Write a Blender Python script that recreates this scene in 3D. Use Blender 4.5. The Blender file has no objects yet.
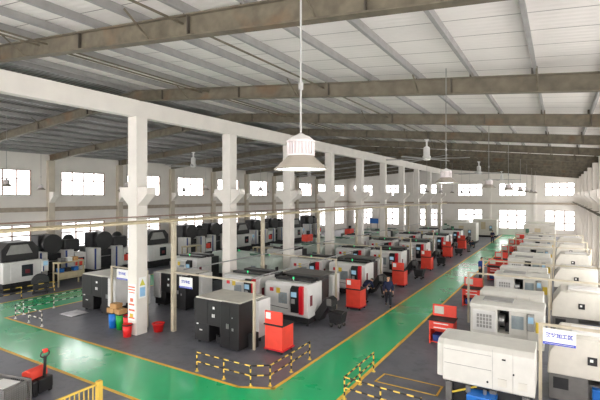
import bpy, bmesh, math, random
from mathutils import Vector, Matrix
random.seed(7)
S = bpy.context.scene
COL = S.collection
PI = math.pi
ORD = ['first', 'second', 'third', 'fourth', 'fifth', 'sixth', 'seventh', 'eighth', 'ninth', 'tenth', 'eleventh',
       'twelfth', 'thirteenth', 'fourteenth', 'fifteenth']

# ------------------------------------------------------------------ materials
def lin(c):
    return tuple(((v / 255) / 12.92 if v / 255 <= .04045 else ((v / 255 + .055) / 1.055) ** 2.4) for v in c) + (1,)

def mat(name, rgb, rough=.5, metal=0., var=.10, scale=3., bump=0., emit=None, strength=0., spec=.5, coat=0.):
    m = bpy.data.materials.new(name); m.use_nodes = True
    nt = m.node_tree; b = nt.nodes['Principled BSDF']
    b.inputs['Roughness'].default_value = rough; b.inputs['Metallic'].default_value = metal
    b.inputs['Specular IOR Level'].default_value = spec
    b.inputs['Coat Weight'].default_value = coat
    c = lin(rgb)
    tc = nt.nodes.new('ShaderNodeTexCoord')
    nz = nt.nodes.new('ShaderNodeTexNoise'); nz.inputs['Scale'].default_value = scale
    nz.inputs['Detail'].default_value = 6
    nt.links.new(tc.outputs['Object'], nz.inputs['Vector'])
    rp = nt.nodes.new('ShaderNodeValToRGB')
    rp.color_ramp.elements[0].position = .3; rp.color_ramp.elements[1].position = .7
    rp.color_ramp.elements[0].color = tuple(v * (1 - var) for v in c[:3]) + (1,)
    rp.color_ramp.elements[1].color = tuple(min(1, v * (1 + var)) for v in c[:3]) + (1,)
    nt.links.new(nz.outputs['Fac'], rp.inputs['Fac'])
    nt.links.new(rp.outputs['Color'], b.inputs['Base Color'])
    if bump:
        bp = nt.nodes.new('ShaderNodeBump'); bp.inputs['Strength'].default_value = bump
        nt.links.new(nz.outputs['Fac'], bp.inputs['Height']); nt.links.new(bp.outputs['Normal'], b.inputs['Normal'])
    if emit:
        b.inputs['Emission Color'].default_value = lin(emit); b.inputs['Emission Strength'].default_value = strength
    m['n'] = 1
    return m

WHITE = mat('machine white', (216, 215, 212), .4, var=.05)
CREAM = mat('machine cream', (206, 202, 191), .45, var=.06)
IVORY = mat('machine ivory', (207, 205, 197), .42, var=.05)
PALE = mat('machine pale green', (196, 208, 198), .45, var=.06)
BLACK = mat('machine black', (30, 29, 30), .42, var=.2)
DARK = mat('dark iron', (32, 32, 34), .6, var=.3)
GREY = mat('machine grey', (105, 103, 100), .5, var=.15)
MIDGREY = mat('mid grey', (150, 149, 146), .5, var=.1)
STEEL = mat('steel', (165, 165, 165), .3, .8, var=.1)
GLASS = mat('dark glass', (40, 46, 52), .12, var=.1)
PALEGLASS = mat('pale glass', (150, 162, 166), .15, var=.2)
SCREEN = mat('control screen', (120, 150, 170), .2, emit=(150, 185, 205), strength=.35)
RED = mat('red paint', (240, 76, 58), .45, var=.07)
DRED = mat('red stripe', (205, 20, 38), .4, var=.05)
MAROON = mat('maroon', (110, 30, 40), .5)
YEL = mat('yellow plate', (226, 196, 70), .5)
YLINE = mat('yellow floor paint', (240, 194, 78), .5, var=.12, scale=6)
YRAIL = mat('yellow rail', (226, 192, 84), .45)
BLKRAIL = mat('black rail', (30, 29, 30), .5)
WRAIL = mat('white rail', (225, 222, 214), .5)
BLUE = mat('blue paint', (20, 105, 190), .45)
DBLUE = mat('dark blue', (30, 60, 130), .5)
BINBLUE = mat('bin blue', (22, 120, 215), .4, var=.05)
BINGREEN = mat('bin green', (25, 160, 60), .4, var=.05)
BINRED = mat('bin red', (232, 40, 40), .4, var=.05)
CARD = mat('cardboard', (196, 152, 100), .8, var=.15)
PAPER = mat('paper', (240, 240, 238), .7, var=.02)
TAN = mat('bench tan', (192, 178, 146), .55, var=.1)
POSTM = mat('post cream', (190, 180, 158), .5, var=.12)
PLASTER = mat('wall plaster', (222, 217, 209), .85, var=.05, scale=.7)
COLM = mat('column paint', (224, 219, 211), .8, var=.05, scale=1.2)
PILM = mat('pilaster paint', (192, 182, 165), .8, var=.06)
RAILBEAM = mat('ring beam', (164, 152, 136), .7, var=.15)
PURLIN = mat('galvanised purlin', (142, 141, 138), .5, .1, var=.12)
FRAME = mat('window frame', (140, 116, 102), .6)
RUBBER = mat('rubber', (28, 28, 28), .8)
SKIN = mat('skin', (205, 158, 130), .6)
HAIR = mat('hair', (28, 24, 22), .7)
NAVY = mat('navy cloth', (24, 33, 66), .85, var=.15, scale=12)
DKCLOTH = mat('dark cloth', (38, 40, 50), .9, var=.15, scale=12)
BLUECLOTH = mat('blue cloth', (40, 72, 150), .85, var=.12, scale=12)
GREENEM = mat('green signal', (40, 190, 110), .3, emit=(60, 230, 140), strength=.6)
LAMPEM = mat('lamp diffuser', (235, 245, 245), .3, emit=(235, 248, 250), strength=7)
LAMPGREY = mat('lamp reflector', (142, 135, 124), .5, 0., var=.05)
WIRE = mat('wire mesh grey', (132, 130, 128), .5, .5)
GREENP = mat('green paint', (70, 110, 90), .5)

def pane_mat(PANE):
    m = bpy.data.materials.new('daylit pane'); m.use_nodes = True; nt = m.node_tree
    b = nt.nodes['Principled BSDF']; b.inputs['Roughness'].default_value = .2
    b.inputs['Base Color'].default_value = (.8, .8, .8, 1)
    tc = nt.nodes.new('ShaderNodeTexCoord'); nz = nt.nodes.new('ShaderNodeTexNoise'); nz.inputs['Scale'].default_value = .8
    nt.links.new(tc.outputs['Object'], nz.inputs['Vector'])
    rp = nt.nodes.new('ShaderNodeValToRGB')
    rp.color_ramp.elements[0].position = .35; rp.color_ramp.elements[1].position = .6
    rp.color_ramp.elements[0].color = (1, .95, .92, 1); rp.color_ramp.elements[1].color = (.97, .985, 1, 1)
    nt.links.new(nz.outputs['Fac'], rp.inputs['Fac']); nt.links.new(rp.outputs['Color'], b.inputs['Emission Color'])
    b.inputs['Emission Strength'].default_value = PANE
    return m
PANES = dict(wall_left=(4.4, 1.8), wall_far=(2.6, 1.8), wall_right=(6., 6.), wall_back=(11., 11.))  # back wall panes are unseen and set strongest, as added fill light
PANES = {k: [pane_mat(v) for v in p] for k, p in PANES.items()}

def beam_mat():
    m = mat('roof beam primer', (94, 87, 72), .65, var=.32, scale=3.5)
    nt = m.node_tree; b = nt.nodes['Principled BSDF']
    old = b.inputs['Base Color'].links[0].from_socket
    tc = nt.nodes['Texture Coordinate']
    nz = nt.nodes.new('ShaderNodeTexNoise'); nz.inputs['Scale'].default_value = .9; nz.inputs['Detail'].default_value = 8
    nt.links.new(tc.outputs['Object'], nz.inputs['Vector'])
    rp = nt.nodes.new('ShaderNodeValToRGB'); rp.color_ramp.elements[0].position = .58; rp.color_ramp.elements[1].position = .85
    mx = nt.nodes.new('ShaderNodeMixRGB'); mx.inputs['Color2'].default_value = lin((112, 80, 50))
    nt.links.new(nz.outputs['Fac'], rp.inputs['Fac']); nt.links.new(rp.outputs['Color'], mx.inputs['Fac'])
    nt.links.new(old, mx.inputs['Color1']); nt.links.new(mx.outputs['Color'], b.inputs['Base Color'])
    return m
BEAMM = beam_mat()
CLEAT = mat('cleat steel', (70, 64, 56), .7, var=.2)

def deck_mat(nm, rgb, ro, me):
    m = mat(nm, rgb, ro, me, var=.06, scale=.6)
    nt = m.node_tree; b = nt.nodes['Principled BSDF']
    old = b.inputs['Base Color'].links[0].from_socket
    tc = nt.nodes['Texture Coordinate']
    sp = nt.nodes.new('ShaderNodeSeparateXYZ'); nt.links.new(tc.outputs['Object'], sp.inputs[0])
    mm = nt.nodes.new('ShaderNodeMath'); mm.operation = 'PINGPONG'; mm.inputs[1].default_value = .5
    nt.links.new(sp.outputs['Y'], mm.inputs[0])
    lt = nt.nodes.new('ShaderNodeMath'); lt.operation = 'LESS_THAN'; lt.inputs[1].default_value = .014
    nt.links.new(mm.outputs[0], lt.inputs[0])
    mx = nt.nodes.new('ShaderNodeMixRGB'); mx.inputs['Color2'].default_value = lin((110, 104, 98))
    nt.links.new(lt.outputs[0], mx.inputs['Fac']); nt.links.new(old, mx.inputs['Color1'])
    nt.links.new(mx.outputs['Color'], b.inputs['Base Color'])
    wv = nt.nodes.new('ShaderNodeTexWave'); wv.bands_direction = 'Y'; wv.inputs['Scale'].default_value = 1.6
    nt.links.new(tc.outputs['Object'], wv.inputs['Vector'])
    bp = nt.nodes.new('ShaderNodeBump'); bp.inputs['Strength'].default_value = .25; bp.inputs['Distance'].default_value = .03
    nt.links.new(wv.outputs['Fac'], bp.inputs['Height']); nt.links.new(bp.outputs['Normal'], b.inputs['Normal'])
    return m
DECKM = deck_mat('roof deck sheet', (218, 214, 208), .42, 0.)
GREYDECK = deck_mat('grey deck sheet', (126, 124, 121), .28, .6)  # left slope deck, greyer and more metallic than the right one
GREYDECK.node_tree.nodes['Bump'].inputs['Strength'].default_value = .7

def floor_mat(name, rgb, rough, var, coat, c2=None, spec=.5):
    m = mat(name, rgb, rough, var=var, scale=.6, spec=spec)
    nt = m.node_tree; b = nt.nodes['Principled BSDF']
    tc = nt.nodes['Texture Coordinate']
    nz = nt.nodes.new('ShaderNodeTexNoise'); nz.inputs['Scale'].default_value = .35; nz.inputs['Detail'].default_value = 8
    nt.links.new(tc.outputs['Object'], nz.inputs['Vector'])
    mr = nt.nodes.new('ShaderNodeMapRange'); mr.inputs['To Min'].default_value = rough - .1; mr.inputs['To Max'].default_value = rough + .14
    nt.links.new(nz.outputs['Fac'], mr.inputs['Value']); nt.links.new(mr.outputs[0], b.inputs['Roughness'])
    if c2:
        old = b.inputs['Base Color'].links[0].from_socket
        n2 = nt.nodes.new('ShaderNodeTexNoise'); n2.inputs['Scale'].default_value = 1.7; n2.inputs['Detail'].default_value = 10
        n2.inputs['Roughness'].default_value = .7
        nt.links.new(tc.outputs['Object'], n2.inputs['Vector'])
        rp = nt.nodes.new('ShaderNodeValToRGB'); rp.color_ramp.elements[0].position = .5; rp.color_ramp.elements[1].position = .75
        mx = nt.nodes.new('ShaderNodeMixRGB'); mx.inputs['Color2'].default_value = lin(c2)
        nt.links.new(n2.outputs['Fac'], rp.inputs['Fac']); nt.links.new(rp.outputs['Color'], mx.inputs['Fac'])
        nt.links.new(old, mx.inputs['Color1']); nt.links.new(mx.outputs['Color'], b.inputs['Base Color'])
    return m
CONC = floor_mat('grey shop floor', (114, 115, 123), .42, .14, 0, (84, 85, 92))
def coat(m, w, r):
    b = m.node_tree.nodes['Principled BSDF']; b.inputs['Coat Weight'].default_value = w; b.inputs['Coat Roughness'].default_value = r
    return m
EPOXY = floor_mat('green epoxy', (4, 190, 120), .27, .07, .3)

coat(EPOXY, .7, .13)
# ------------------------------------------------------------------ mesh helpers
class MB:
    def __init__(s): s.bm = bmesh.new()
    def box(s, x0, x1, y0, y1, z0, z1, bev=0.):
        r = bmesh.ops.create_cube(s.bm, size=1)
        vs = r['verts']
        for v in vs:
            v.co = Vector(((x0 + x1) / 2 + v.co.x * (x1 - x0), (y0 + y1) / 2 + v.co.y * (y1 - y0), (z0 + z1) / 2 + v.co.z * (z1 - z0)))
        if bev:
            es = list({e for v in vs for e in v.link_edges})
            bmesh.ops.bevel(s.bm, geom=es, offset=bev, segments=2, affect='EDGES', profile=.5)
        return s
    def prism(s, pts, axis, a0, a1, bev=0.):
        def P(p, a):
            return Vector((a, p[0], p[1])) if axis == 'x' else Vector((p[0], a, p[1])) if axis == 'y' else Vector((p[0], p[1], a))
        A = [s.bm.verts.new(P(p, a0)) for p in pts]; B = [s.bm.verts.new(P(p, a1)) for p in pts]
        n = len(pts); fs = [s.bm.faces.new(A), s.bm.faces.new(B[::-1])]
        for i in range(n):
            fs.append(s.bm.faces.new((A[i], B[i], B[(i + 1) % n], A[(i + 1) % n])))
        bmesh.ops.recalc_face_normals(s.bm, faces=fs)
        if bev:
            es = list({e for f in fs for e in f.edges})
            bmesh.ops.bevel(s.bm, geom=es, offset=bev, segments=2, affect='EDGES', profile=.5)
        return s
    def cyl(s, p0, p1, r0, r1=None, seg=12):
        p0, p1 = Vector(p0), Vector(p1); r1 = r0 if r1 is None else r1
        d = p1 - p0
        M = Matrix.Translation((p0 + p1) / 2) @ d.to_track_quat('Z', 'Y').to_matrix().to_4x4()
        bmesh.ops.create_cone(s.bm, cap_ends=True, segments=seg, radius1=r0, radius2=r1, depth=d.length, matrix=M)
        return s
    def tube(s, pts, r, seg=8):
        for a, b in zip(pts, pts[1:]): s.cyl(a, b, r, r, seg)
        return s
    def ball(s, c, r, seg=12, rings=8):
        if not hasattr(r, '__len__'): r = (r, r, r)
        M = Matrix.Translation(Vector(c)) @ Matrix.Diagonal((*r, 1))
        bmesh.ops.create_uvsphere(s.bm, u_segments=seg, v_segments=rings, radius=1, matrix=M)
        return s
    def lathe(s, prof, c=(0, 0, 0), seg=24):
        rings = []
        for (r, z) in prof:
            rings.append([s.bm.verts.new((c[0] + r * math.cos(2 * PI * i / seg), c[1] + r * math.sin(2 * PI * i / seg), c[2] + z)) for i in range(seg)])
        for a, b in zip(rings, rings[1:]):
            for i in range(seg):
                s.bm.faces.new((a[i], a[(i + 1) % seg], b[(i + 1) % seg], b[i]))
        return s
    def build_split(s, name, m, parent):
        left = set(s.bm.verts); out = []
        while left:
            v = left.pop(); isl = {v}; st = [v]
            while st:
                for e in st.pop().link_edges:
                    for w in e.verts:
                        if w in left: left.discard(w); isl.add(w); st.append(w)
            n = MB(); mp = {w: n.bm.verts.new(w.co) for w in isl}
            for f in {f for w in isl for f in w.link_faces}: n.bm.faces.new([mp[w] for w in f.verts])
            out.append(n.build(name, m, parent))
        s.bm.free(); return out
    def build(s, name, m, parent=None, smooth=False, loc=None):
        me = bpy.data.meshes.new(name)
        bmesh.ops.recalc_face_normals(s.bm, faces=s.bm.faces[:])
        s.bm.to_mesh(me); s.bm.free()
        if smooth:
            for p in me.polygons: p.use_smooth = True
        me.materials.append(m)
        o = bpy.data.objects.new(name, me); COL.objects.link(o)
        if parent: o.parent = parent
        if loc: o.location = loc
        return o

def tag(o, label, cat, group=None, kind=None):
    o['label'] = label; o['category'] = cat
    if group: o['group'] = group
    if kind: o['kind'] = kind
    return o
def thing(name, label, cat, loc=(0, 0, 0), rz=0., group=None):
    o = bpy.data.objects.new(name, None); COL.objects.link(o)
    o.empty_display_size = .2
    o.location = loc; o.rotation_euler = (0, 0, rz)
    return tag(o, label, cat, group)
def struct(o, label=None):
    o['kind'] = 'structure'
    if label: o['label'] = label
    return o
def dup(root, loc, rz=None, label=None, group=None, skip=()):
    r = root.copy(); COL.objects.link(r); r.location = loc
    if rz is not None: r.rotation_euler = (0, 0, rz)
    if label: r['label'] = label
    if group: r['group'] = group
    for ch in list(root.children):
        if ch.name.split('.')[0] in skip: continue
        c = ch.copy(); COL.objects.link(c); c.parent = r
        for g in list(ch.children):
            d = g.copy(); COL.objects.link(d); d.parent = c
    return r

# ------------------------------------------------------------------ the hall
XL, XR, YF, YB, XC = -35.8, 2.6, 77.0, -6.6, -16.6
COLY = [12.95 + 6.4 * k for k in range(-3, 10)]
def under(x):      # underside of the roof beams
    return 10.67 - .1014 * (x - XC) if x > XC else 10.67 - .078 * (XC - x)
BD, PD = .47, .20  # beam depth, purlin depth

struct(MB().box(XL, XR, YB, YF, -.2, 0).build('floor', CONC), 'grey worn factory floor')
def slab(pts, z, name, m, label):
    b = MB(); b.prism(pts, 'z', z - .004, z); return struct(b.build(name, m), label)
AX0, AX1 = -8.0, -5.84
slab([(XL + 3, 8.67), (AX1, 8.67), (AX1, 76.9), (AX0, 76.9), (AX0, 11.5), (-9.06, 11.0), (-24.5, 11.0), (-24.5, 70), (-28, 70), (-28, 11), (XL + 3, 11)],
     .006, 'floor_aisle', EPOXY, 'glossy green painted walkway')
def strip(pts, w, name='floor_line'):
    b = MB()
    for p, q in zip(pts, pts[1:]):
        p, q = Vector((*p, 0)), Vector((*q, 0)); d = (q - p).normalized(); n = Vector((-d.y, d.x, 0)) * w / 2
        p2, q2 = p - d * w / 2, q + d * w / 2
        vs = [b.bm.verts.new(v + Vector((0, 0, .011))) for v in (p2 - n, q2 - n, q2 + n, p2 + n)]
        b.bm.faces.new(vs)
    o = struct(b.build(name, YLINE), 'yellow painted line on the floor'); return o
strip([(AX1, 8.67), (AX1, 76.5)], .13)
strip([(AX0, 76.5), (AX0, 11.5), (-9.06, 11.0), (-24.5, 11.0), (-24.5, 69.9)], .13)
strip([(XL + 3, 8.67), (AX1, 8.67)], .13)
strip([(XL + 3, 11), (-28, 11), (-28, 69.9)], .13)
strip([(-5.36, 13.75), (-3.32, 13.75), (-3.32, 14.5), (-5.3, 14.5), (-5.36, 13.75)], .07)

# --- walls with window openings
WN = [0]
def pane_unit(axis, f, a0, a1, z0, z1, ncol, inward, pm):
    WN[0] += 1
    def bx(b, p0, p1, q0, q1, d0, d1):
        lo, hi = sorted((f + d0 * inward, f + d1 * inward))
        return b.box(lo, hi, p0, p1, q0, q1) if axis == 'x' else b.box(p0, p1, lo, hi, q0, q1)
    root = struct(bpy.data.objects.new('window_%d' % WN[0], None), 'bright daylit factory window'); COL.objects.link(root)
    bx(MB(), a0, a1, z0, z1, -.16, -.13).build('pane', pm[1 if z1 < 5 else 0], root)
    b = MB(); t = .06
    bx(b, a0, a1, z0, z0 + t, -.12, .03); bx(b, a0, a1, z1 - t, z1, -.12, .03)
    bx(b, a0, a0 + t, z0, z1, -.12, .03); bx(b, a1 - t, a1, z0, z1, -.12, .03)
    b.build('frame', FRAME, root)
    b = MB(); hb = .075 if pm is PANES['wall_far'] else .045
    for i in range(1, ncol):
        a = a0 + (a1 - a0) * i / ncol; bx(b, a - hb, a + hb, z0 + t, z1 - t, -.125, -.03)
    hs = [z0 + (z1 - z0) * .64] if z1 - z0 < 2.3 else [z0 + (z1 - z0) * .36, z0 + (z1 - z0) * .72]
    for z in hs: bx(b, a0 + t, a1 - t, z - hb, z + hb, -.125, -.025)
    b.build('glazing_bar', FRAME, root)
def wall(name, axis, f, a0, a1, wins, inward, top, T=.3, label=None, ncol=3):
    bands = [(1.0, 4.05), (6.35, 8.35)]
    b = MB()
    def bx(p0, p1, z0, z1):
        lo, hi = sorted((f, f - T * inward))
        b.box(lo, hi, p0, p1, z0, z1) if axis == 'x' else b.box(p0, p1, lo, hi, z0, z1)
    cur = a0
    for (w0, w1) in wins:
        bx(cur, w0, 0, top); bx(w0, w1, 0, bands[0][0]); bx(w0, w1, bands[0][1], bands[1][0]); bx(w0, w1, bands[1][1], top); cur = w1
    bx(cur, a1, 0, top)
    if axis == 'y':
        lo, hi = sorted((f, f - T * inward))
        g = BD + PD + .05
        b.prism([(a0, top), (a1, top), (a1, under(a1) + g), (XC, under(XC) + g), (a0, under(a0) + g)], 'y', lo, hi)
    struct(b.build(name, PLASTER), label)
    for (w0, w1) in wins:
        for z0, z1 in bands: pane_unit(axis, f, w0, w1, z0, z1, ncol if z1 < 5 else 4, inward, PANES[name])
    return
lw = [(c - 2.0, c + 2.0) for c in [15.9 + 6.4 * k for k in range(-3, 10)]]
wall('wall_left', 'x', XL, YB, YF, lw, 1, 10.0, label='cream plastered wall with two rows of windows')
wall('wall_right', 'x', XR, YB, YF, lw, -1, 9.6, label='cream plastered wall with windows between its piers')
fw = [(x, x + 3.9) for x in (-34.5, -28.0, -21.5, -15.0, -8.55, -2.0)]
wall('wall_far', 'y', YF, XL, XR, fw, -1, 8.6, label='cream gable wall at the end of the hall')
wall('wall_back', 'y', YB, XL, XR, fw, 1, 8.6, label='cream gable wall behind the gallery')  # out of view; its bright windows are added to light the machine fronts
b = MB(); b.box(XL, XL + .22, YB, YF, 5.05, 5.4); struct(b.build('trim_1', RAILBEAM), 'grey brown ring beam along the wall')
b = MB(); b.box(XL + .22, XR - .4, YF - .2, YF, 4.95, 5.25); struct(b.build('trim_2', RAILBEAM), 'grey brown ring beam along the end wall')

# --- roof
b = MB()
z = lambda x: under(x) + BD + PD
b.prism([(XC, z(XC)), (XR + .3, z(XR + .3)), (XR + .3, z(XR + .3) + .06), (XC, z(XC) + .06)], 'y', YB - .3, YF + .3)
struct(b.build('ceiling', DECKM), 'white ribbed roof sheeting')
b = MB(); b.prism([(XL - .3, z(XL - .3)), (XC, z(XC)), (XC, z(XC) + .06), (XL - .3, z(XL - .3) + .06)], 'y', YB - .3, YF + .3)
struct(b.build('ceiling', GREYDECK), 'grey roof sheeting over the left bay')
PX = [XC + .35] + [-.55 - 1.54 * k for k in range(-1, 11)][::-1][1:] + [2.3] + [XC - .35 - 1.54 * k for k in range(0, 13)]
for x in PX:
    b = MB(); z0 = under(x) + BD
    b.box(x - .03, x + .03, YB, YF, z0, z0 + .2); b.box(x - .034, x + .05, YB, YF, z0 - .006, z0 + .012)
    struct(b.build('purlin', PURLIN), 'galvanised roof purlin')
def roof_beam(y):
    b = MB()
    for (x0, x1) in ((XL + .05, XC), (XC, XR - .05)):
        for (lo, hi, hw) in ((0, .035, .11), (BD - .03, BD, .11), (.03, BD - .02, .02)):
            b.prism([(x0, under(x0) + lo), (x1, under(x1) + lo), (x1, under(x1) + hi), (x0, under(x0) + hi)], 'y', y - hw, y + hw)
    o = struct(b.build('roof_beam', BEAMM), 'rusty primed steel roof beam')
    b = MB()                                           # stiffeners and purlin cleats
    for x in PX:
        b.box(x - .10, x - .04, y - .1, y + .1, under(x) + BD, under(x) + BD + .17)
    for x in (-14.9, -10.6, -6.7, -2.7, 1.0, -20.4, -25, -29.5, -33):
        b.box(x - .012, x + .012, y - .1, y + .1, under(x) + .03, under(x) + BD - .02)
    b.build('cleat', CLEAT, o)
    b = MB()                                           # fly braces
    for x in (-13.4, -8.0, -3.7, -.55, -19.9, -24.5, -29.1):
        for s in (-1, 1):
            b.tube([(x + .05, y + s * .06, under(x) + .05), (x + .05, y + s * .7, under(x) + BD + .03)], .025, 6)
    b.build('fly_brace', BEAMM, o)
for y in COLY: roof_beam(y)
# rusty tie pipes under the roof, seen at the upper left
for (x, dz) in ((-12.6, .30), (-12.2, .30), (-6.9, .3)):
    b = MB().cyl((x, YB, under(x) + dz), (x, YF, under(x) + dz), .028, .028, 8)
    struct(b.build('tie_rod', BEAMM), 'thin steel tie rod under the roof')

# --- columns
b = MB(); b.box(XC - .2, XC + .2, YB, YF, 9.9, 10.66); struct(b.build('ridge_beam', COLM), 'white concrete beam over the columns')
for i, y in enumerate(COLY):
    b = MB(); b.box(XC - .3, XC + .3, y - .3, y + .3, 0, 9.9, .015)
    c = struct(b.build('column', COLM), 'white square column')
    b = MB()
    for s in (-1, 1):
        b.prism([(XC + s * .3, 6.7), (XC + s * .95, 6.7), (XC + s * .95, 6.4), (XC + s * .3, 5.85)], 'y', y - .25, y + .25)
    b.build('corbel', COLM, c)
    b = MB(); b.box(XL, XL + .35, y - .25, y + .25, 0, under(XL + .2)); p = struct(b.build('pilaster', PILM), 'cream wall pilaster')
    MB().prism([(XL + .35, 6.65), (XL + .95, 6.65), (XL + .95, 6.3), (XL + .35, 5.75)], 'y', y - .22, y + .22).build('corbel', COLM, p)
    b = MB(); b.box(XR - .55, XR, y - .3, y + .3, 0, under(XR - .3)); p = struct(b.build('pilaster', COLM), 'cream wall pier')
    MB().prism([(XR - .55, 6.65), (XR - 1.05, 6.65), (XR - 1.05, 6.3), (XR - .55, 5.75)], 'y', y - .22, y + .22).build('corbel', COLM, p)
for x in (-30.0 + 6.5 * k for k in range(6)):
    if abs(x - XC) < 1: continue
    b = MB(); b.box(x + .6 - .2, x + .6 + .2, YF - .16, YF, 0, under(x) + .3); struct(b.build('pilaster', COLM), 'cream end wall pilaster')

# ------------------------------------------------------------------ hanging lamps and fans
def make_lamp(label):
    t = thing('high_bay_lamp', label, 'lamp', group='high bay lamps hanging from the roof')
    MB().lathe([(.31, 0), (.30, .02), (.155, .15), (.15, .16)]).build('reflector', LAMPGREY, t, True)
    MB().cyl((0, 0, .012), (0, 0, .02), .285, .285, 24).build('diffuser', LAMPEM, t)
    b = MB(); b.cyl((0, 0, .16), (0, 0, .32), .11, .11, 20)
    for i in range(24):
        a = 2 * PI * i / 24; c, s_ = math.cos(a), math.sin(a)
        b.tube([(c * .15, s_ * .15, .17), (c * .15, s_ * .15, .32)], .009, 6)
    b.cyl((0, 0, .16), (0, 0, .175), .16, .16, 24); b.cyl((0, 0, .315), (0, 0, .33), .165, .165, 24)
    b.build('heat_sink', mat('lamp housing', (204, 196, 195), .5), t)
    MB().lathe([(.165, .33), (.10, .38), (.05, .40), (.015, .42)]).build('cap', WHITE, t, True)
    return t
lamp0 = make_lamp('')
LAMPS = []
for k, y in enumerate((4.2, 12.6, 21.2, 29.9, 39.4, 47.4, 55.8, 64)): LAMPS.append((-2.54 if k == 0 else -2.78, y, 6.6 if k == 0 else 6.67, '%s high bay lamp from the camera in the row right of the walkway' % ORD[k]))
for k, y in enumerate((11.5, 19.0, 26.7, 34.4, 42, 49.7, 57.3)): LAMPS.append((-25.5, y, 6.8, '%s high bay lamp from the camera in the row beyond the column line' % ORD[k]))
for k, y in enumerate((10.4, 17.0, 23.7, 31, 38.2, 45.5)): LAMPS.append((-32.6, y, 6.75, '%s high bay lamp from the camera nearest the left wall' % ORD[k]))
for k, y in enumerate((44, 50, 56, 62, 68)): LAMPS.append((-11.6, y, 6.67, '%s high bay lamp from the camera in the far row above the red-striped lathes' % ORD[k]))
LAMPS[0] = LAMPS[0][:3] + ('largest high bay lamp with grey flared shade hanging at picture centre',)
for k, (x, y, zz, lab) in enumerate(LAMPS):
    o = lamp0 if k == 0 else dup(lamp0, (x, y, zz)); o.location = (x, y, zz); o['label'] = lab
    top = under(x) + BD + PD - .005
    b = MB(); b.cyl((0, 0, .41), (0, 0, top - zz), .012, None, 8)
    if k == 0: b.cyl((0, 0, .92), (0, 0, 1.0), .028)
    b.build('suspension_rod', MIDGREY, o)

def make_fan(label):
    t = thing('ceiling_fan', label, 'fan', (0, 0, 0), 0, 'large ceiling fans hung from the roof beams')
    b = MB(); b.cyl((0, 0, .55), (0, 0, 1.25), .05, None, 10); b.box(-.12, .12, -.12, .12, 1.2, 1.27); b.build('rod', WHITE, t)
    b = MB(); b.lathe([(.06, .85), (.16, .8), (.19, .72), (.19, .3), (.24, .26), (.24, .08), (.16, .02), (0, .0)], seg=20); b.build('motor', WHITE, t, True)
    for i in range(6):
        a = 2 * PI * i / 6 + .2
        b = MB(); b.prism([(.2, -.06), (2.4, -.075), (2.4, .075), (.2, .07)], 'z', .1, .125)
        b.bm.transform(Matrix.Rotation(a, 4, 'Z') @ Matrix.Rotation(.22, 4, 'X'))
        b.build('blade', MIDGREY, t)
    return t
fan0 = make_fan('')
for k, (x, y, lab) in enumerate(((-6.8, 25.75, 'nearest large white ceiling fan, right of the largest hanging lamp'), (-6.8, 44.95, 'second large white ceiling fan over the walkway'), (-6.8, 64.15, 'farthest large white ceiling fan over the walkway'), (-26, 25.75, 'nearest large white ceiling fan in the left bay'), (-26, 44.95, 'second large white ceiling fan in the left bay'))):
    o = fan0 if k == 0 else dup(fan0, (0, 0, 0)); o.location = (x, y, under(x) - 1.265); o['label'] = lab
    o.rotation_euler = (0, 0, .35 * k)

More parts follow.
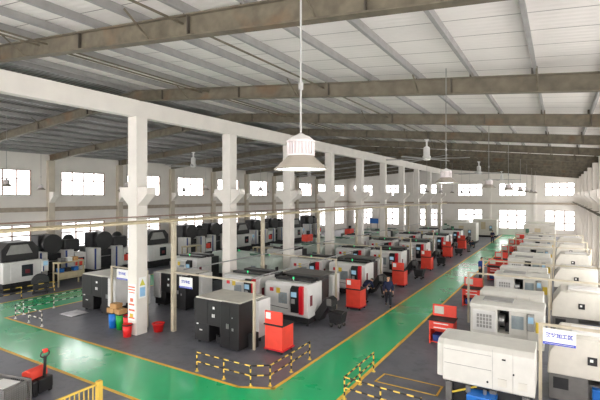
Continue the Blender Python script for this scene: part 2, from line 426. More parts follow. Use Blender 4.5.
# ------------------------------------------------------------------ machines
def caps(b, xs, y, z0, z1):
    for x0, x1 in xs: b.box(x0, x1, y, y + .3, z0, z1)
def make_lathe(casing=WHITE, conv=True, stripe=DRED):
    t = thing('cnc_lathe', '', 'machine tool')
    b = MB(); b.box(-1.15, 1.15, .18, 1.7, .12, .52)
    for x in (-1.05, 0, 1.05):
        for y in (.3, 1.55): b.cyl((x, y, 0), (x, y, .13), .06)
    b.build('bed', DARK, t)
    MB().prism([(0, .5), (0, 1.92), (.13, 2.05), (1.4, 2.05), (1.4, .5), (.12, .42)], 'x', -1.25, 1.25, .025).build('casing', casing, t)
    MB().box(-1.2, 1.22, 1.38, 2.2, .3, 2.02, .03).build('rear_housing', BLACK, t)
    d = MB().box(-1.02, .22, -.03, .02, .62, 1.72, .012).build('sliding_door', casing, t)
    MB().box(-.42, .08, -.04, -.02, 1.02, 1.56, .01).build('door_window', PALEGLASS, d)
    b = MB()
    for i in range(1, 4): b.box(-.42 + .125 * i - .008, -.42 + .125 * i + .008, -.05, -.035, 1.02, 1.56)
    for i in range(1, 4): b.box(-.42, .08, -.05, -.035, 1.02 + .135 * i - .008, 1.02 + .135 * i + .008)
    b.build('window_grid', MIDGREY, d)
    MB().tube([(-.98, -.03, .86), (-.98, -.07, .86), (.12, -.07, .80), (.12, -.03, .80)], .018).build('door_rail', GREY, d)
    p = MB().prism([(-.16, .68), (-.2, 1.82), (-.06, 1.94), (.03, 1.94), (0, .68)], 'x', .36, .80, .02).build('control_panel', BLACK, t)
    MB().box(.42, .72, -.205, -.18, 1.44, 1.68).build('screen', SCREEN, p)
    MB().box(.43, .62, -.2, -.165, 1.12, 1.35).build('keypad', MIDGREY, p)
    MB().prism([(-.12, .62), (-.14, 1.88), (-.02, 1.96), (.03, 1.96), (0, .62)], 'x', .802, 1.02, .015).build('stripe', stripe, t)
    b = MB()
    b.box(1.24, 1.262, .2, .42, 1.0, 1.5)
    b.build('end_vent', MAROON, t)
    b = MB(); b.box(-1.0, 1.15, .55, 1.0, 2.04, 2.16, .02); b.box(-.7, 1.2, 1.15, 1.7, 2.04, 2.22, .02); b.build_split('top_cover', BLACK, t)
    MB().box(-.93, -.72, -.045, -.028, 1.56, 1.74).build('badge', DRED, t)
    MB().box(-.55, -.33, -.045, -.028, 1.5, 1.76).build('warning_plate', YEL, t)
    l = MB().cyl((.25, .3, 2.03), (.25, .3, 2.2), .02).build('signal_lamp', STEEL, t)
    MB().cyl((.25, .3, 2.2), (.25, .3, 2.3), .04).build('lens', GREENEM, l)
    if conv:
        c = MB().prism([(1.2, .22), (1.5, .22), (1.98, 1.0), (2.2, 1.0), (2.2, 1.28), (1.98, 1.42), (1.78, 1.36), (1.2, .55)], 'y', .7, 1.25, .03).build('chip_conveyor', BLACK, t)
        MB().box(1.9, 2.14, .64, .7, 1.02, 1.36, .02).build('cover_plate', GREY, c)
        MB().box(1.96, 2.18, .78, 1.17, .8, 1.02).build('chute', DARK, c)
    return t
def make_cart(label, loc, group):
    t = thing('chip_cart', label, 'cart', loc, 0, group)
    MB().prism([(-.28, .22), (.28, .22), (.38, .72), (-.38, .72)], 'y', -.3, .3, .015).build('bin', DARK, t)
    MB().tube([(.34, -.25, .68), (.5, -.25, .85), (.5, .25, .85), (.34, .25, .68)], .015).build('handle', GREY, t)
    for x in (-.22, .22):
        for y in (-.24, .24):
            MB().cyl((x, y - .03, .085), (x, y + .03, .085), .085).build('wheel', RUBBER, t)
            MB().box(x - .03, x + .03, y - .045, y + .045, .1, .24).build('fork', GREY, t)
    return t

Lw = 'white lathe with black control panel, '
F_Y = [17.6, 24.6, 31.6, 38.7, 46.5, 54.5]
lathe0 = make_lathe()
for k, y in enumerate(F_Y):
    o = lathe0 if k == 0 else dup(lathe0, (0, 0, 0)); o.location = (-11.5, y, 0)
    o['label'] = Lw + '%s from the camera along the walkway' % ORD[k]; o['group'] = 'white lathes beside the walkway'
cart0 = None
for k, y in enumerate(F_Y):
    lab = 'dark wheeled chip cart at the end of the %s white lathe beside the walkway' % ORD[k]
    if k == 0: cart0 = make_cart(lab, (-9.16, y + .97, 0), 'chip carts beside the walkway')
    else: dup(cart0, (-9.16, y + .97, 0), None, lab)
for k, y in enumerate([17.75] + F_Y[1:]):
    dup(lathe0, (-14.55, y + .1, 0), None, Lw + '%s from the camera just right of the columns' % ORD[k], 'white lathes near the columns', skip=('chip_conveyor',))
for k, y in enumerate((21.0, 28.0, 42.0, 49.0)):
    dup(lathe0, (-18.9 - (3.2 if k == 0 else 0), y, 0), None, Lw + '%s from the camera left of the columns' % ORD[k], 'white lathes left of the columns', skip=('chip_conveyor', 'stripe'))

# black-backed machines whose plain backs face the camera
def make_black(end=WHITE):
    t = thing('black_backed_lathe', '', 'machine tool')
    b = MB(); b.box(-1.25, 1.25, .04, 1.85, .84, 1.9, .02); b.box(-1.25, -.42, .06, 1.85, .1, .84, .02)
    b.box(.28, .5, .1, 1.8, .1, .84); b.box(-.42, .3, .7, 1.8, .1, .84)
    b.build('casing', BLACK, t)
    MB().box(.28, 1.27, -.02, .9, .06, 1.93, .02).build('electric_cabinet', BLACK, t)
    b = MB(); b.box(.775, .785, -.03, -.01, .1, 1.88); b.box(-.5, -.49, .03, .045, .9, 1.86); b.build_split('door_seam', DARK, t)
    b = MB()
    for x, z0, w, h, y in ((-.18, 1.55, .1, .1, .035), (-.22, 1.2, .05, .14, .035), (-.13, 1.2, .05, .14, .035), (-1.1, .8, .1, .05, .035), (-.95, .55, .15, .05, .055)):
        b.box(x, x + w, y - .012, y + .01, z0, z0 + h)
    b.build_split('label_plate', PAPER, t)
    b = MB()
    for x in (.62, .7): b.box(x, x + .04, -.05, -.01, .88, 1.08)
    b.box(.9, .99, -.03, -.01, .82, .93); b.cyl((.93, -.04, 1.35), (.93, 0, 1.35), .03)
    b.build_split('handle', STEEL, t)
    b = MB(); b.tube([(-.4, .5, .3), (-.1, .5, .3), (-.1, .5, .7)], .035); b.box(-.3, .2, .35, .65, .02, .3, .03); b.build('coolant_pump', DARK, t)
    b = MB()
    for x in (-1.1, .2, 1.1):
        for y in (.2, 1.6): b.cyl((x, y, 0), (x, y, .12), .06)
    b.build_split('foot', DARK, t)
    MB().box(-1.22, 1.22, .1, 1.82, 1.89, 1.96, .02).build('top_cover', GREY, t)
    MB().box(1.24, 1.5, 1.0, 1.85, .35, 1.9, .02).build('end_panel', end, t)
    MB().box(1.28, 1.52, .55, .98, 0, .62, .02).build('chip_box', DARK, t)
    c = MB().box(.5, .9, 1.83, 2.02, .8, 1.8, .02).build('control_panel', GREY, t)
    MB().box(.56, .84, 2.01, 2.03, 1.35, 1.6).build('screen', SCREEN, c)
    return t
blk = make_black()
R_Y = [13.42, 20.25, 27.3, 34.4, 42.2, 50.2]
for k, y in enumerate(R_Y):
    o = blk if k == 0 else dup(blk, (0, 0, 0)); o.location = (-12.28, y, 0)
    o['label'] = 'black-backed machine, %s from the camera in the row beside the walkway' % ORD[k]; o['group'] = 'black backed machines beside the walkway'
blk['label'] = 'nearest black-backed machine with white end panel behind the striped railing'
oA = o = dup(blk, (-21.2, 14.0, 0), 0, 'black-backed machine behind the coloured waste bins, left of the nearest column', 'black backed machines left of the columns')
o.scale = (1.22, 1.05, 1.03)
dup(blk, (-18.75, 16.75, 0), 0, 'black-backed machine just right of and behind the nearest column', 'black backed machines left of the columns')
MB().box(.76, 1.28, -.05, 1.0, .5, 1.93, .02).build('end_door', WHITE, oA)
MB().box(-1.27, -.75, -.05, 1.0, .5, 1.93, .02).build('end_door', WHITE, [c for c in COL.objects if c.get('label', '').startswith('black-backed machine just right')][0])

oB = [c for c in COL.objects if c.get('label', '').startswith('black-backed machine just right')][0]
for r in (blk, oA, oB):                 # the three nearest have cream tops
    for c in r.children:
        if c.name.startswith('top_cover'):
            c.material_slots[0].link = 'OBJECT'; c.material_slots[0].material = CREAM
# pale green lathes left of the columns
def make_pale():
    t = thing('pale_lathe', '', 'machine tool')
    MB().box(-1.35, 1.35, .15, 1.7, .0, .5).build('bed', DARK, t)
    MB().prism([(0, .45), (0, 1.6), (.35, 2.0), (1.8, 2.0), (1.8, .45)], 'x', -1.5, 1.5, .03).build('casing', PALE, t)
    d = MB().box(-1.2, .4, -.03, .01, .6, 1.55, .012).build('sliding_door', PALE, t)
    MB().box(-.2, .2, -.04, -.02, .95, 1.4).build('door_window', PALEGLASS, d)
    c = MB().box(.7, 1.15, -.15, .01, .8, 1.55, .02).build('control_panel', GREY, t)
    MB().box(.76, 1.05, -.165, -.14, 1.2, 1.45).build('screen', SCREEN, c)
    b = MB(); b.box(1.49, 1.52, .5, .85, .95, 1.35); b.box(1.49, 1.51, 1.1, 1.5, .6, .95); b.build_split('end_vent', DARK, t)
    MB().box(-.9, .3, .7, 1.5, 1.99, 2.12, .02).build('top_cover', GREENP, t)
    l = MB().cyl((1.0, .5, 1.98), (1.0, .5, 2.15), .02).build('signal_lamp', STEEL, t)
    MB().cyl((1.0, .5, 2.15), (1.0, .5, 2.27), .04).build('lens', GREENEM, l)
    return t
pal = make_pale()
for k, (x, y) in enumerate(((-18.4, 24.0), (-21.6, 24.6), (-18.6, 31.6), (-18.6, 38.4), (-18.6, 45.4), (-18.6, 53), (-13.0, 63))):
    o = pal if k == 0 else dup(pal, (0, 0, 0)); o.location = (x, y, 0)
    o['group'] = 'pale green lathes near the columns'
    o['label'] = ('pale green lathe behind the second column', 'pale green lathe left of the one behind the second column',
                  'pale green lathe between third and fourth columns', 'pale green lathe behind the fifth column', 'pale green lathe near the sixth column',
                  'pale green lathe near the seventh column', 'pale green lathe far beyond the last white lathe')[k]

# machining centres along the left wall; local front faces +X, origin at front centre
def make_vmc():
    t = thing('machining_centre', '', 'machine tool')
    MB().box(-2.4, -.1, -1.15, 1.15, .0, .62, .02).build('bed', DARK, t)
    MB().box(-.5, .04, -1.25, 1.2, .35, .6, .02).build('coolant_tray', DARK, t)
    MB().box(-2.3, 0, -1.2, 1.2, .6, 1.98, .04).build('casing', WHITE, t)
    d = MB().box(-.02, .04, -.75, .75, .75, 1.85, .015).build('door', WHITE, t)
    w = MB().box(.03, .05, -.1, .62, .95, 1.72, .01).build('door_window', GLASS, d)
    MB().box(.045, .06, .12, .42, 1.15, 1.4).build('sticker', MAROON, d)
    MB().prism([(-1.2, 1.98), (-1.2, 2.75), (-.75, 3.22), (.75, 3.22), (1.15, 2.8), (1.15, 1.98)], 'x', -2.2, -.25, .05).build('column_cover', BLACK, t)
    MB().prism([(-.9, 2.45), (-.62, 3.05), (.4, 3.05), (.7, 2.45)], 'x', -.26, -.17, .01).build('cover_window', MIDGREY, t)
    p = MB().box(-.4, .1, 1.2, 1.62, 1.1, 1.9, .03).build('control_panel', WHITE, t)
    MB().box(.09, .115, 1.26, 1.56, 1.5, 1.8).build('screen', SCREEN, p)
    MB().box(.09, .12, 1.24, 1.3, 1.12, 1.48).build('blue_stripe', DBLUE, p)
    return t
vmc = make_vmc()
for k, (y) in enumerate((14.75, 26.2, 38.2, 49.6)):
    o = vmc if k == 0 else dup(vmc, (0, 0, 0)); o.location = (-30.5, y, 0); o['group'] = 'machining centres with white door panels by the left wall'
    o['label'] = 'white machining centre with black cover, %s from the camera by the left wall' % ORD[k]
def make_open():
    t = thing('open_machining_centre', '', 'machine tool')
    MB().box(-2.4, -.1, -1.7, 1.7, 0, .65, .02).build('bed', DARK, t)
    MB().box(-2.35, -1.7, -1.55, 1.5, .6, 2.3, .03).build('column', GREY, t)
    for y0, y1 in ((-1.75, -1.2), (.1, .75)):
        p = MB().box(-1.2, 0, y0, y1, .6, 2.25, .03).build('side_panel', WHITE, t)
        MB().box(-.01, .012, y0, y0 + .14, .62, 2.23).build('blue_stripe', DBLUE, p)
    MB().box(-1.75, -.6, -1.2, .1, .6, 2.0).build('table_guard', DARK, t)
    MB().tube([(-.55, -1.1, 1.5), (-.55, 0, 1.5)], .03).build('grab_bar', STEEL, t)
    p = MB().box(-.9, .06, .8, 1.7, .65, 1.95, .03).build('door', WHITE, t)
    MB().box(.05, .075, 1.0, 1.55, .95, 1.6).build('door_window', GLASS, p)
    MB().box(.05, .1, .82, 1.4, 1.0, 1.5).build('red_vise', RED, p)
    b = MB(); b.cyl((-1.5, -.55, 2.75), (-.5, -.55, 2.75), .72, .72, 20); b.box(-1.7, -.4, .2, 1.5, 2.0, 3.0, .15)
    b.build('tool_magazine', BLACK, t)
    MB().box(-1.9, -.9, -1.4, -.5, 2.2, 3.4, .06).build('spindle_head', DARK, t)
    MB().ball((-.9, .85, 3.0), (.35, .4, .35)).build('motor', DARK, t, True)
    return t
opn = make_open()
for k, y in enumerate((18.15, 21.75, 31.3, 34.85, 42.2, 45.8, 55)):
    o = opn if k == 0 else dup(opn, (0, 0, 0)); o.location = (-30.7 if k else -31.6, y, 0); o['group'] = 'open machining centres by the left wall'
    o['label'] = 'open machining centre with round black tool magazine, %s from the camera by the left wall' % ORD[k]

# right side: ivory lathes with backs to the camera and ivory lathes with fronts to the camera
def make_back_lathe():
    t = thing('ivory_lathe', '', 'machine tool')
    MB().box(-1.1, 1.2, .3, 1.6, 0, .66).build('bed', DARK, t)
    MB().prism([(0, .72), (0, 1.78), (.2, 1.9), (1.5, 1.85), (1.7, 1.7), (1.7, .62), (.2, .62)], 'x', -1.15, 1.32, .02).build('casing', IVORY, t)
    MB().prism([(.06, .78), (.1, 1.76), (.25, 1.88), (1.5, 1.85), (1.62, 1.75), (1.62, .78)], 'x', -1.33, -1.14, .03).build('end_cover', IVORY, t)
    b = MB()
    b.box(.25, .256, -.012, .004, .74, 1.85); b.box(.78, .786, -.012, .004, .74, 1.85)
    b.box(-1.1, .22, -.012, .004, 1.24, 1.248); b.box(-1.1, .22, -.012, .004, 1.66, 1.668)
    b.build_split('panel_seam', MIDGREY, t)
    b = MB(); b.box(.40, .62, -.015, .004, .84, 1.06); b.box(.92, 1.14, -.015, .004, .84, 1.06); b.build_split('vent', CREAM, t)
    b = MB(); b.box(.5, .6, -.02, .004, 1.60, 1.64); b.cyl((.8, -.03, 1.25), (.8, 0, 1.25), .025); b.cyl((.12, -.02, .9), (.12, 0, .9), .03); b.build_split('latch', DARK, t)
    t2 = MB().box(-.42, .36, -.28, .28, .06, .52, .03).build('coolant_tank', BLUE, t)
    b = MB(); b.cyl((-.4, -.05, .5), (-.4, -.05, .68), .07); b.cyl((.05, .0, .5), (.05, .0, .64), .05); b.build_split('coolant_pump', STEEL, t2)
    b = MB(); b.tube([(-.9, .2, .3), (-.6, .15, .45), (-.2, .2, .62)], .03); b.tube([(.3, .1, .25), (.5, .12, .1), (.95, .15, .08)], .02); b.build_split('hose', YEL, t)
    b = MB()
    for x in (-1.0, .25, 1.1): b.box(x - .09, x + .09, .12, .35, 0, .62)
    b.build_split('leg', GREY, t)
    return t
bl = make_back_lathe()
BY = [13.45, 20.4, 27.75, 35.05, 42.45, 49.85]
for k, y in enumerate(BY):
    o = bl if k == 0 else dup(bl, (0, 0, 0)); o.location = (-1.92 if k == 0 else -1.83, y, 0); o.scale = (1, 1, 1) if k == 0 else (.93, 1, 1.11); o['group'] = 'ivory lathes turned away, right of the walkway'
    o['label'] = 'ivory lathe with its back to the camera, %s from the camera right of the walkway' % ORD[k]
bl['label'] = 'nearest ivory lathe showing its back, blue coolant tank beneath it'
def make_front_lathe():
    t = thing('ivory_facing_lathe', '', 'machine tool')
    MB().box(-1.2, 1.2, .2, 1.5, 0, .56).build('bed', GREY, t)
    MB().box(-.9, .2, .5, 1.2, 2.03, 2.09, .015).build('top_hatch', MIDGREY, t)
    b = MB(); b.box(-1.3, -.3, 0, 1.6, .5, 1.9, .03); b.box(.72, 1.3, .0, 1.6, .5, 1.9, .03)
    b.prism([(-.02, 1.84), (-.02, 1.98), (.3, 2.04), (1.3, 2.04), (1.62, 1.9), (1.62, 1.84)], 'x', -1.32, 1.32, .02)
    b.box(-.35, .75, .9, 1.6, .5, 1.88); b.box(-.35, .75, .02, .9, .5, .95)
    b.build('casing', IVORY, t)
    g = MB().box(-1.2, -.36, -.03, .01, .95, 1.76, .012).build('grille_panel', WHITE, t)
    b = MB()
    for i in range(5):
        for j in range(4): b.box(-1.05 + .115 * i, -.965 + .115 * i, -.04, -.025, 1.08 + .14 * j, 1.19 + .14 * j)
    b.build('slot', MIDGREY, g)
    b = MB(); b.cyl((-.32, .5, 1.35), (-.08, .5, 1.35), .24, .24, 16); b.build('chuck', STEEL, t)
    b = MB(); b.box(-.3, .7, .84, .9, .95, 1.84); b.build('rear_guard', DARK, t)
    MB().box(-.05, .3, .3, .8, .95, 1.3).build('turret', DARK, t)
    d = MB().box(.12, .72, -.04, .02, .95, 1.84, .01).build('sliding_door', IVORY, t)
    MB().box(.2, .62, -.05, -.03, 1.2, 1.7).build('door_window', PALEGLASS, d)
    c = MB().box(.74, .98, -.12, .01, 1.2, 1.84, .02).build('control_panel', MIDGREY, t)
    MB().box(.77, .95, -.13, -.11, 1.5, 1.74).build('screen', SCREEN, c)
    MB().box(1.02, 1.24, -.02, .005, 1.15, 1.55).build('warning_plate', YEL, t)
    MB().box(-.3, .3, .1, .3, .3, .6).build('chip_tray', DARK, t)
    return t
fl0 = make_front_lathe()
FY = [18.35, 25.7, 33.0, 40.4, 47.8, 55.2]
for k, y in enumerate(FY):
    o = fl0 if k == 0 else dup(fl0, (0, 0, 0)); o.location = (-1.8, y, 0); o['group'] = 'ivory lathes facing the camera, right of the walkway'
    o['label'] = 'ivory lathe with open front facing the camera, %s from the camera right of the walkway' % ORD[k]
def make_side():
    t = thing('ivory_turning_centre', '', 'machine tool')
    b = MB(); b.box(-1.12, -.1, .04, 1.6, .06, .84, .015); b.box(-.12, 1.0, .3, 1.6, 0, .6); b.build('base_cabinet', GREY, t)
    b = MB(); b.box(-1.0, -.6, .02, .05, .4, .74); b.build('base_opening', DARK, t)
    MB().box(.0, .9, .08, .5, .1, .55, .02).build('coolant_tank', BLUE, t)
    MB().prism([(-1.16, .84), (1.05, .84), (1.05, 2.0), (-.8, 2.0), (-1.1, 1.5)], 'y', 0, 1.85, .03).build('casing', CREAM, t)
    b = MB(); b.box(-.12, .12, -.02, .005, 1.28, 1.52); b.build('dark_label', DARK, t)
    MB().box(-.06, .02, -.03, -.015, 1.38, 1.46).build_split('label_plate', PAPER, t)
    MB().box(-.5, .9, .5, 1.4, 1.99, 2.07, .02).build('top_cover', WHITE, t)
    return t
sd = make_side()
for k, y in enumerate((15.3, 22.65, 29.9, 37.2, 44.5, 51.8)):
    o = sd if k == 0 else dup(sd, (0, 0, 0)); o.location = (.82, y, 0); o['group'] = 'cream machines along the right wall'
    o['label'] = 'cream machine with slanted end, %s from the camera along the right wall' % ORD[k]
sd['label'] = 'nearest cream machine at the right edge, behind the large white sign'

# tall beige machines at the far left end of the walkway
def make_beige():
    t = thing('beige_machine', '', 'machine tool')
    MB().box(-1.7, 1.7, .1, 2.1, 0, .3).build('bed', DARK, t)
    MB().box(-1.7, 1.7, 0, 2.2, .28, 2.7, .04).build('casing', CREAM, t)
    MB().box(-.5, .15, -.03, .01, 1.2, 2.3).build('door_window', TAN, t)
    MB().box(-1.5, -1.1, -.03, .01, 1.5, 2.2).build('vent', GREENP, t)
    c = MB().box(.7, 1.1, -.14, .01, 1.0, 1.8, .02).build('control_panel', GREY, t)
    MB().box(.76, 1.04, -.155, -.13, 1.4, 1.7).build('screen', SCREEN, c)
    return t
bg = make_beige()
for k, (x, y, lab) in enumerate(((-11.2, 60.5, 'tall beige machine cabinet left of the far end of the walkway'), (-13.35, 66.2, 'tall beige machine cabinet set further left at the far end'), (-2.2, 60.5, 'tall beige machine cabinet right of the far end of the walkway'), (-9.9, 70.8, 'tall beige machine cabinet in the far corner left of the walkway'), (-2.2, 67.0, 'tall beige machine cabinet closest to the end wall on the right'))):
    o = bg if k == 0 else dup(bg, (0, 0, 0)); o.location = (x, y, 0); o['label'] = lab; o['group'] = 'tall beige machines at the far end'

# red drill presses in the left bay
def make_drill():
    t = thing('drill_press', '', 'machine tool')
    MB().box(-.6, .6, -.5, .5, 0, .3, .03).build('base', DARK, t)
    MB().cyl((.0, .2, .28), (0, .2, 2.4), .16, .16, 16).build('column', STEEL, t)
    MB().box(-.35, .35, -.75, .45, 1.7, 2.4, .08).build('drill_head', RED, t)
    MB().cyl((0, -.5, 1.2), (0, -.5, 1.72), .06).build('spindle', STEEL, t)
    MB().box(-.5, .5, -.7, 0, .8, .9, .02).build('work_table', GREY, t)
    MB().cyl((0, 0, 2.38), (0, 0, 2.75), .17, .17, 16).build('motor', DARK, t)
    return t
dr = make_drill()
for k, (x, y) in enumerate(((-22.0, 37.8), (-21.5, 46.9))):
    o = dr if k == 0 else dup(dr, (0, 0, 0)); o.location = (x, y, 0); o['group'] = 'red drill presses in the left bay'
    o['label'] = ('red drill press seen between the third and fourth columns', 'red drill press seen between the fourth and fifth columns')[k]
def make_manual():
    t = thing('manual_lathe', '', 'machine tool')
    MB().box(-1.3, -.6, -.35, .35, 0, .75, .03).build('pedestal', GREENP, t); MB().box(.8, 1.3, -.35, .35, 0, .75, .03).build('pedestal', GREENP, t)
    MB().box(-1.4, 1.4, -.3, .3, .75, .98, .02).build('bed', MIDGREY, t)
    MB().box(-1.4, -.6, -.32, .32, .97, 1.45, .05).build('headstock', GREY, t)
    MB().cyl((-.6, 0, 1.2), (-.42, 0, 1.2), .2, .2, 16).build('chuck', STEEL, t)
    MB().box(.9, 1.3, -.15, .15, .97, 1.35, .04).build('tailstock', GREY, t)
    MB().box(-.1, .35, -.5, .28, .8, 1.15, .03).build('carriage', DARK, t)
    MB().box(-1.3, 1.3, .36, .42, .7, 1.65, .01).build('splash_guard', PALE, t)
    MB().tube([(-1.0, .25, 1.4), (-1.0, .25, 1.95), (-.5, 0, 1.85)], .02).build('work_light', DARK, t)
    return t
ml = make_manual()
for k, (x, y) in enumerate(((-22.9, 28.3), (-23.0, 34.0), (-22.9, 41.2), (-22.9, 44), (-22.9, 50.5), (-22.9, 54), (-22.9, 58))):
    o = ml if k == 0 else dup(ml, (0, 0, 0)); o.location = (x, y, 0); o['group'] = 'grey manual lathes in the left bay'
    o['label'] = 'grey manual lathe on green pedestals, %s from the camera along the left bay walkway' % ORD[k]
t = thing('notice_board', 'blue notice board on two legs far behind the columns', 'board', (-20.9, 53.2, 0))
for x in (-.45, .45): MB().box(x - .03, x + .03, -.03, .03, 0, 3.3).build('leg', GREY, t)
MB().box(-.6, .6, -.05, -.03, 2.7, 3.35).build('panel', BLUE, t)

# ------------------------------------------------------------------ red tool cabinets
def make_cab_left():
    t = thing('tool_cabinet', '', 'cabinet')
    MB().box(-.42, .42, -.42, .42, .16, 1.1, .015).build('body', RED, t)
    MB().box(-.46, .46, -.46, .46, 1.1, 1.15, .01).build('worktop', DARK, t)
    p = MB().box(-.42, .42, -.43, -.36, 1.16, 1.68, .012).build('back_board', RED, t)
    MB().box(-.36, -.12, -.438, -.428, 1.36, 1.62).build('notice', PAPER, p)
    for i, zz in enumerate((.25, .5, .75)):
        d = MB().box(-.38, .38, .41, .44, zz, zz + .21, .006).build('drawer', RED, t)
        MB().box(-.25, .25, .438, .46, zz + .1, zz + .13).build('handle', STEEL, d)
    MB().box(-.46, .46, -.44, .44, .12, .17).build('skid', DRED, t)
    for x in (-.36, .36):
        for y in (-.34, .34): MB().cyl((x, y, 0.0), (x, y, .13), .05).build_split('foot', DARK, t)
    return t
cl = make_cab_left()
for k, (x, y) in enumerate(((-9.8, 14.5), (-9.8, 22.2), (-9.6, 29.3), (-9.7, 36.9), (-9.85, 45.4), (-9.9, 53.2))):
    o = cl if k == 0 else dup(cl, (0, 0, 0)); o.location = (x, y, 0); o['group'] = 'red tool cabinets left of the walkway'
    o['label'] = 'red tool cabinet with white notice, %s from the camera left of the walkway' % ORD[k]
cl['label'] = 'nearest red tool cabinet, between the black machine and the striped railing'
def make_cab_right():
    t = thing('tool_bench', '', 'cabinet')
    b = MB(); b.box(-.5, -.44, -.35, .35, 0, 1.0); b.box(.44, .5, -.35, .35, 0, 1.0); b.box(-.45, .45, .3, .35, .05, 1.0); b.box(-.45, .45, -.33, .32, .06, .1); b.box(-.45, .45, -.33, .32, .62, .98)
    b.build('body', RED, t)
    for zz in (.64, .82):
        d = MB().box(-.42, .42, -.36, -.32, zz, zz + .15, .005).build('drawer', RED, t)
        MB().box(-.3, .3, -.38, -.355, zz + .06, zz + .1).build('handle', PAPER, d)
    MB().box(-.55, .55, -.42, .4, 1.0, 1.05, .01).build('worktop', DARK, t)
    p = MB().box(-.5, .5, .28, .36, 1.05, 1.55, .01).build('back_board', RED, t)
    MB().box(-.42, -.02, .268, .282, 1.15, 1.48).build('notice', CREAM, p)
    for x in (-.2, .2): MB().prism([(-.14 + x, .1), (.14 + x, .1), (.17 + x, .38), (-.17 + x, .38)], 'y', -.3, .2, .01).build('parts_tray', DBLUE, t)
    return t
cr = make_cab_right()
CRP = ((-4.3, 18.9), (-4.3, 26.2), (-4.15, 35.0), (-4.25, 39.5), (-4.25, 44.5), (-4.25, 51.5), (-4.25, 59))
for k, (x, y) in enumerate(CRP):
    o = cr if k == 0 else dup(cr, (0, 0, 0)); o.location = (x, y, 0); o['group'] = 'red tool benches right of the walkway'
    o['label'] = 'red tool bench with dark worktop, %s from the camera right of the walkway' % ORD[k]

# ------------------------------------------------------------------ railings
def banded(name, parent, p, q, r, n, ma, mb, off=0):
    p, q = Vector(p), Vector(q); d = (q - p).normalized(); u = d.orthogonal().normalized(); v = d.cross(u)
    b = MB(); rings = []
    for i in range(n + 1):
        c = p.lerp(q, i / n); rings.append([b.bm.verts.new(c + u * r * math.cos(PI * j / 4) + v * r * math.sin(PI * j / 4)) for j in range(8)])
    for i in range(n):
        for j in range(8):
            b.bm.faces.new((rings[i][j], rings[i][(j + 1) % 8], rings[i + 1][(j + 1) % 8], rings[i + 1][j])).material_index = (i + off) % 2
    b.bm.faces.new(rings[0]); b.bm.faces.new(rings[-1])
    o = b.build(name, ma, parent); o.data.materials.append(mb); return o
def railing(label, pts, h, ca, cb, name='safety_railing', levels=(1.0, .52), step=.2):
    t = thing(name, label, 'railing', (pts[0][0], pts[0][1], 0))
    o0 = Vector((pts[0][0], pts[0][1], 0))
    for p in pts:
        q = Vector((*p, 0)) - o0
        po = banded('post', t, q, q + Vector((0, 0, h + .02)), .028, 6, ca, cb)
        MB().cyl(q, q + Vector((0, 0, .02)), .07).build('foot_plate', ca, po)
    for f in levels:
        acc = 0
        for p, q in zip(pts, pts[1:]):
            P, Q = Vector((*p, h * f)) - o0, Vector((*q, h * f)) - o0
            n = max(2, int((Q - P).length / step))
            banded('rail', t, P, Q, .025, n, ca, cb, acc); acc += n
    return t
railing('yellow and black striped corner railing in front of the nearest black-backed machine', [(-11.17, 11.24), (-9.89, 11.23), (-8.75, 11.25), (-8.22, 11.62), (-8.22, 12.93), (-8.25, 14.3)], .68, YRAIL, BLKRAIL)
railing('yellow and black striped corner railing on the right edge of the walkway', [(-5.72, 14.5), (-5.72, 13.27), (-5.72, 12.07), (-4.5, 11.95), (-3.3, 11.9)], .68, YRAIL, BLKRAIL)
railing('white and black railing at the corner of the two left walkways', [(-21.4, 11.2), (-22.6, 11.2), (-23.9, 11.2), (-24.35, 11.8), (-24.35, 13.4), (-24.35, 15.2)], .72, WRAIL, BLKRAIL, step=.22)
railing('white and black railing in front of the machining centres by the left wall', [(-28.3, 11.6), (-28.3, 13.6), (-28.3, 15.6)], .7, BLKRAIL, YRAIL, step=.3)
t = thing('yellow_fence', 'yellow barred fence panel at the bottom edge, beside the mesh crates', 'fence', (-11.3, 7.5, 0))
MB().box(-.07, .07, -.07, .07, 0, 1.0).build('post', YRAIL, t)
b = MB(); b.box(-.03, .03, -2.6, -.07, .9, .95); b.box(-.03, .03, -2.6, -.07, .12, .17); b.build('rail', YRAIL, t)
b = MB()
for i in range(18): b.box(-.012, .012, -.2 - i * .135, -.176 - i * .135, .15, .92)
b.build('bars', YRAIL, t)
MB().box(-.07, .07, -2.7, -2.56, 0, 1.0).build('post', YRAIL, t)

# ------------------------------------------------------------------ pipe frames, tray and signs
t = thing('cable_tray', 'long cream overhead cable tray on posts beside the columns', 'cable tray', (-15.4, 0, 0))
b = MB(); b.box(-.1, .1, YB + .5, 70, 5.1, 5.2); b.box(-.13, -.1, YB + .5, 70, 5.1, 5.24); b.build('tray', TAN, t)
MB().cyl((.18, YB + .5, 5.42), (.18, 70, 5.42), .03).build('conduit', FRAME, t)
TP = (14.0, 21.0, 28.0, 35.0, 42.6, 50.2, 58.0, 65.4)
for y in TP: MB().box(-.09, .09, y - .09, y + .09, 0, 5.1).build('post', POSTM, t)
for y in TP: MB().box(-.2, .25, y - .13, y - .05, 5.03, 5.1).build('bracket', POSTM, t)
def pipe_frame(label, y, xs, z, group, mid=None):
    t = thing('pipe_frame', label, 'pipe frame', (xs[0], y, 0), 0, group)
    for x in xs: MB().box(x - xs[0] - .045, x - xs[0] + .045, -.045, .045, 0, z).build('post', POSTM, t)
    MB().box(-.05 if len(xs) > 1 else -4.6, xs[-1] - xs[0] + .05, -.04, .04, z, z + .07).build('crossbar', POSTM, t)
    MB().cyl((.05 if len(xs) > 1 else -4.6, .08, z + .035), (xs[-1] - xs[0], .08, z + .035), .02).build('air_pipe', STEEL, t)
    return t
for k in range(5):
    pipe_frame('cream pipe frame spanning from the columns to the walkway, %s from the camera' % ORD[k], TP[k] + (.5 if k else 0), (-10.7,), 2.72, 'pipe frames left of the walkway')
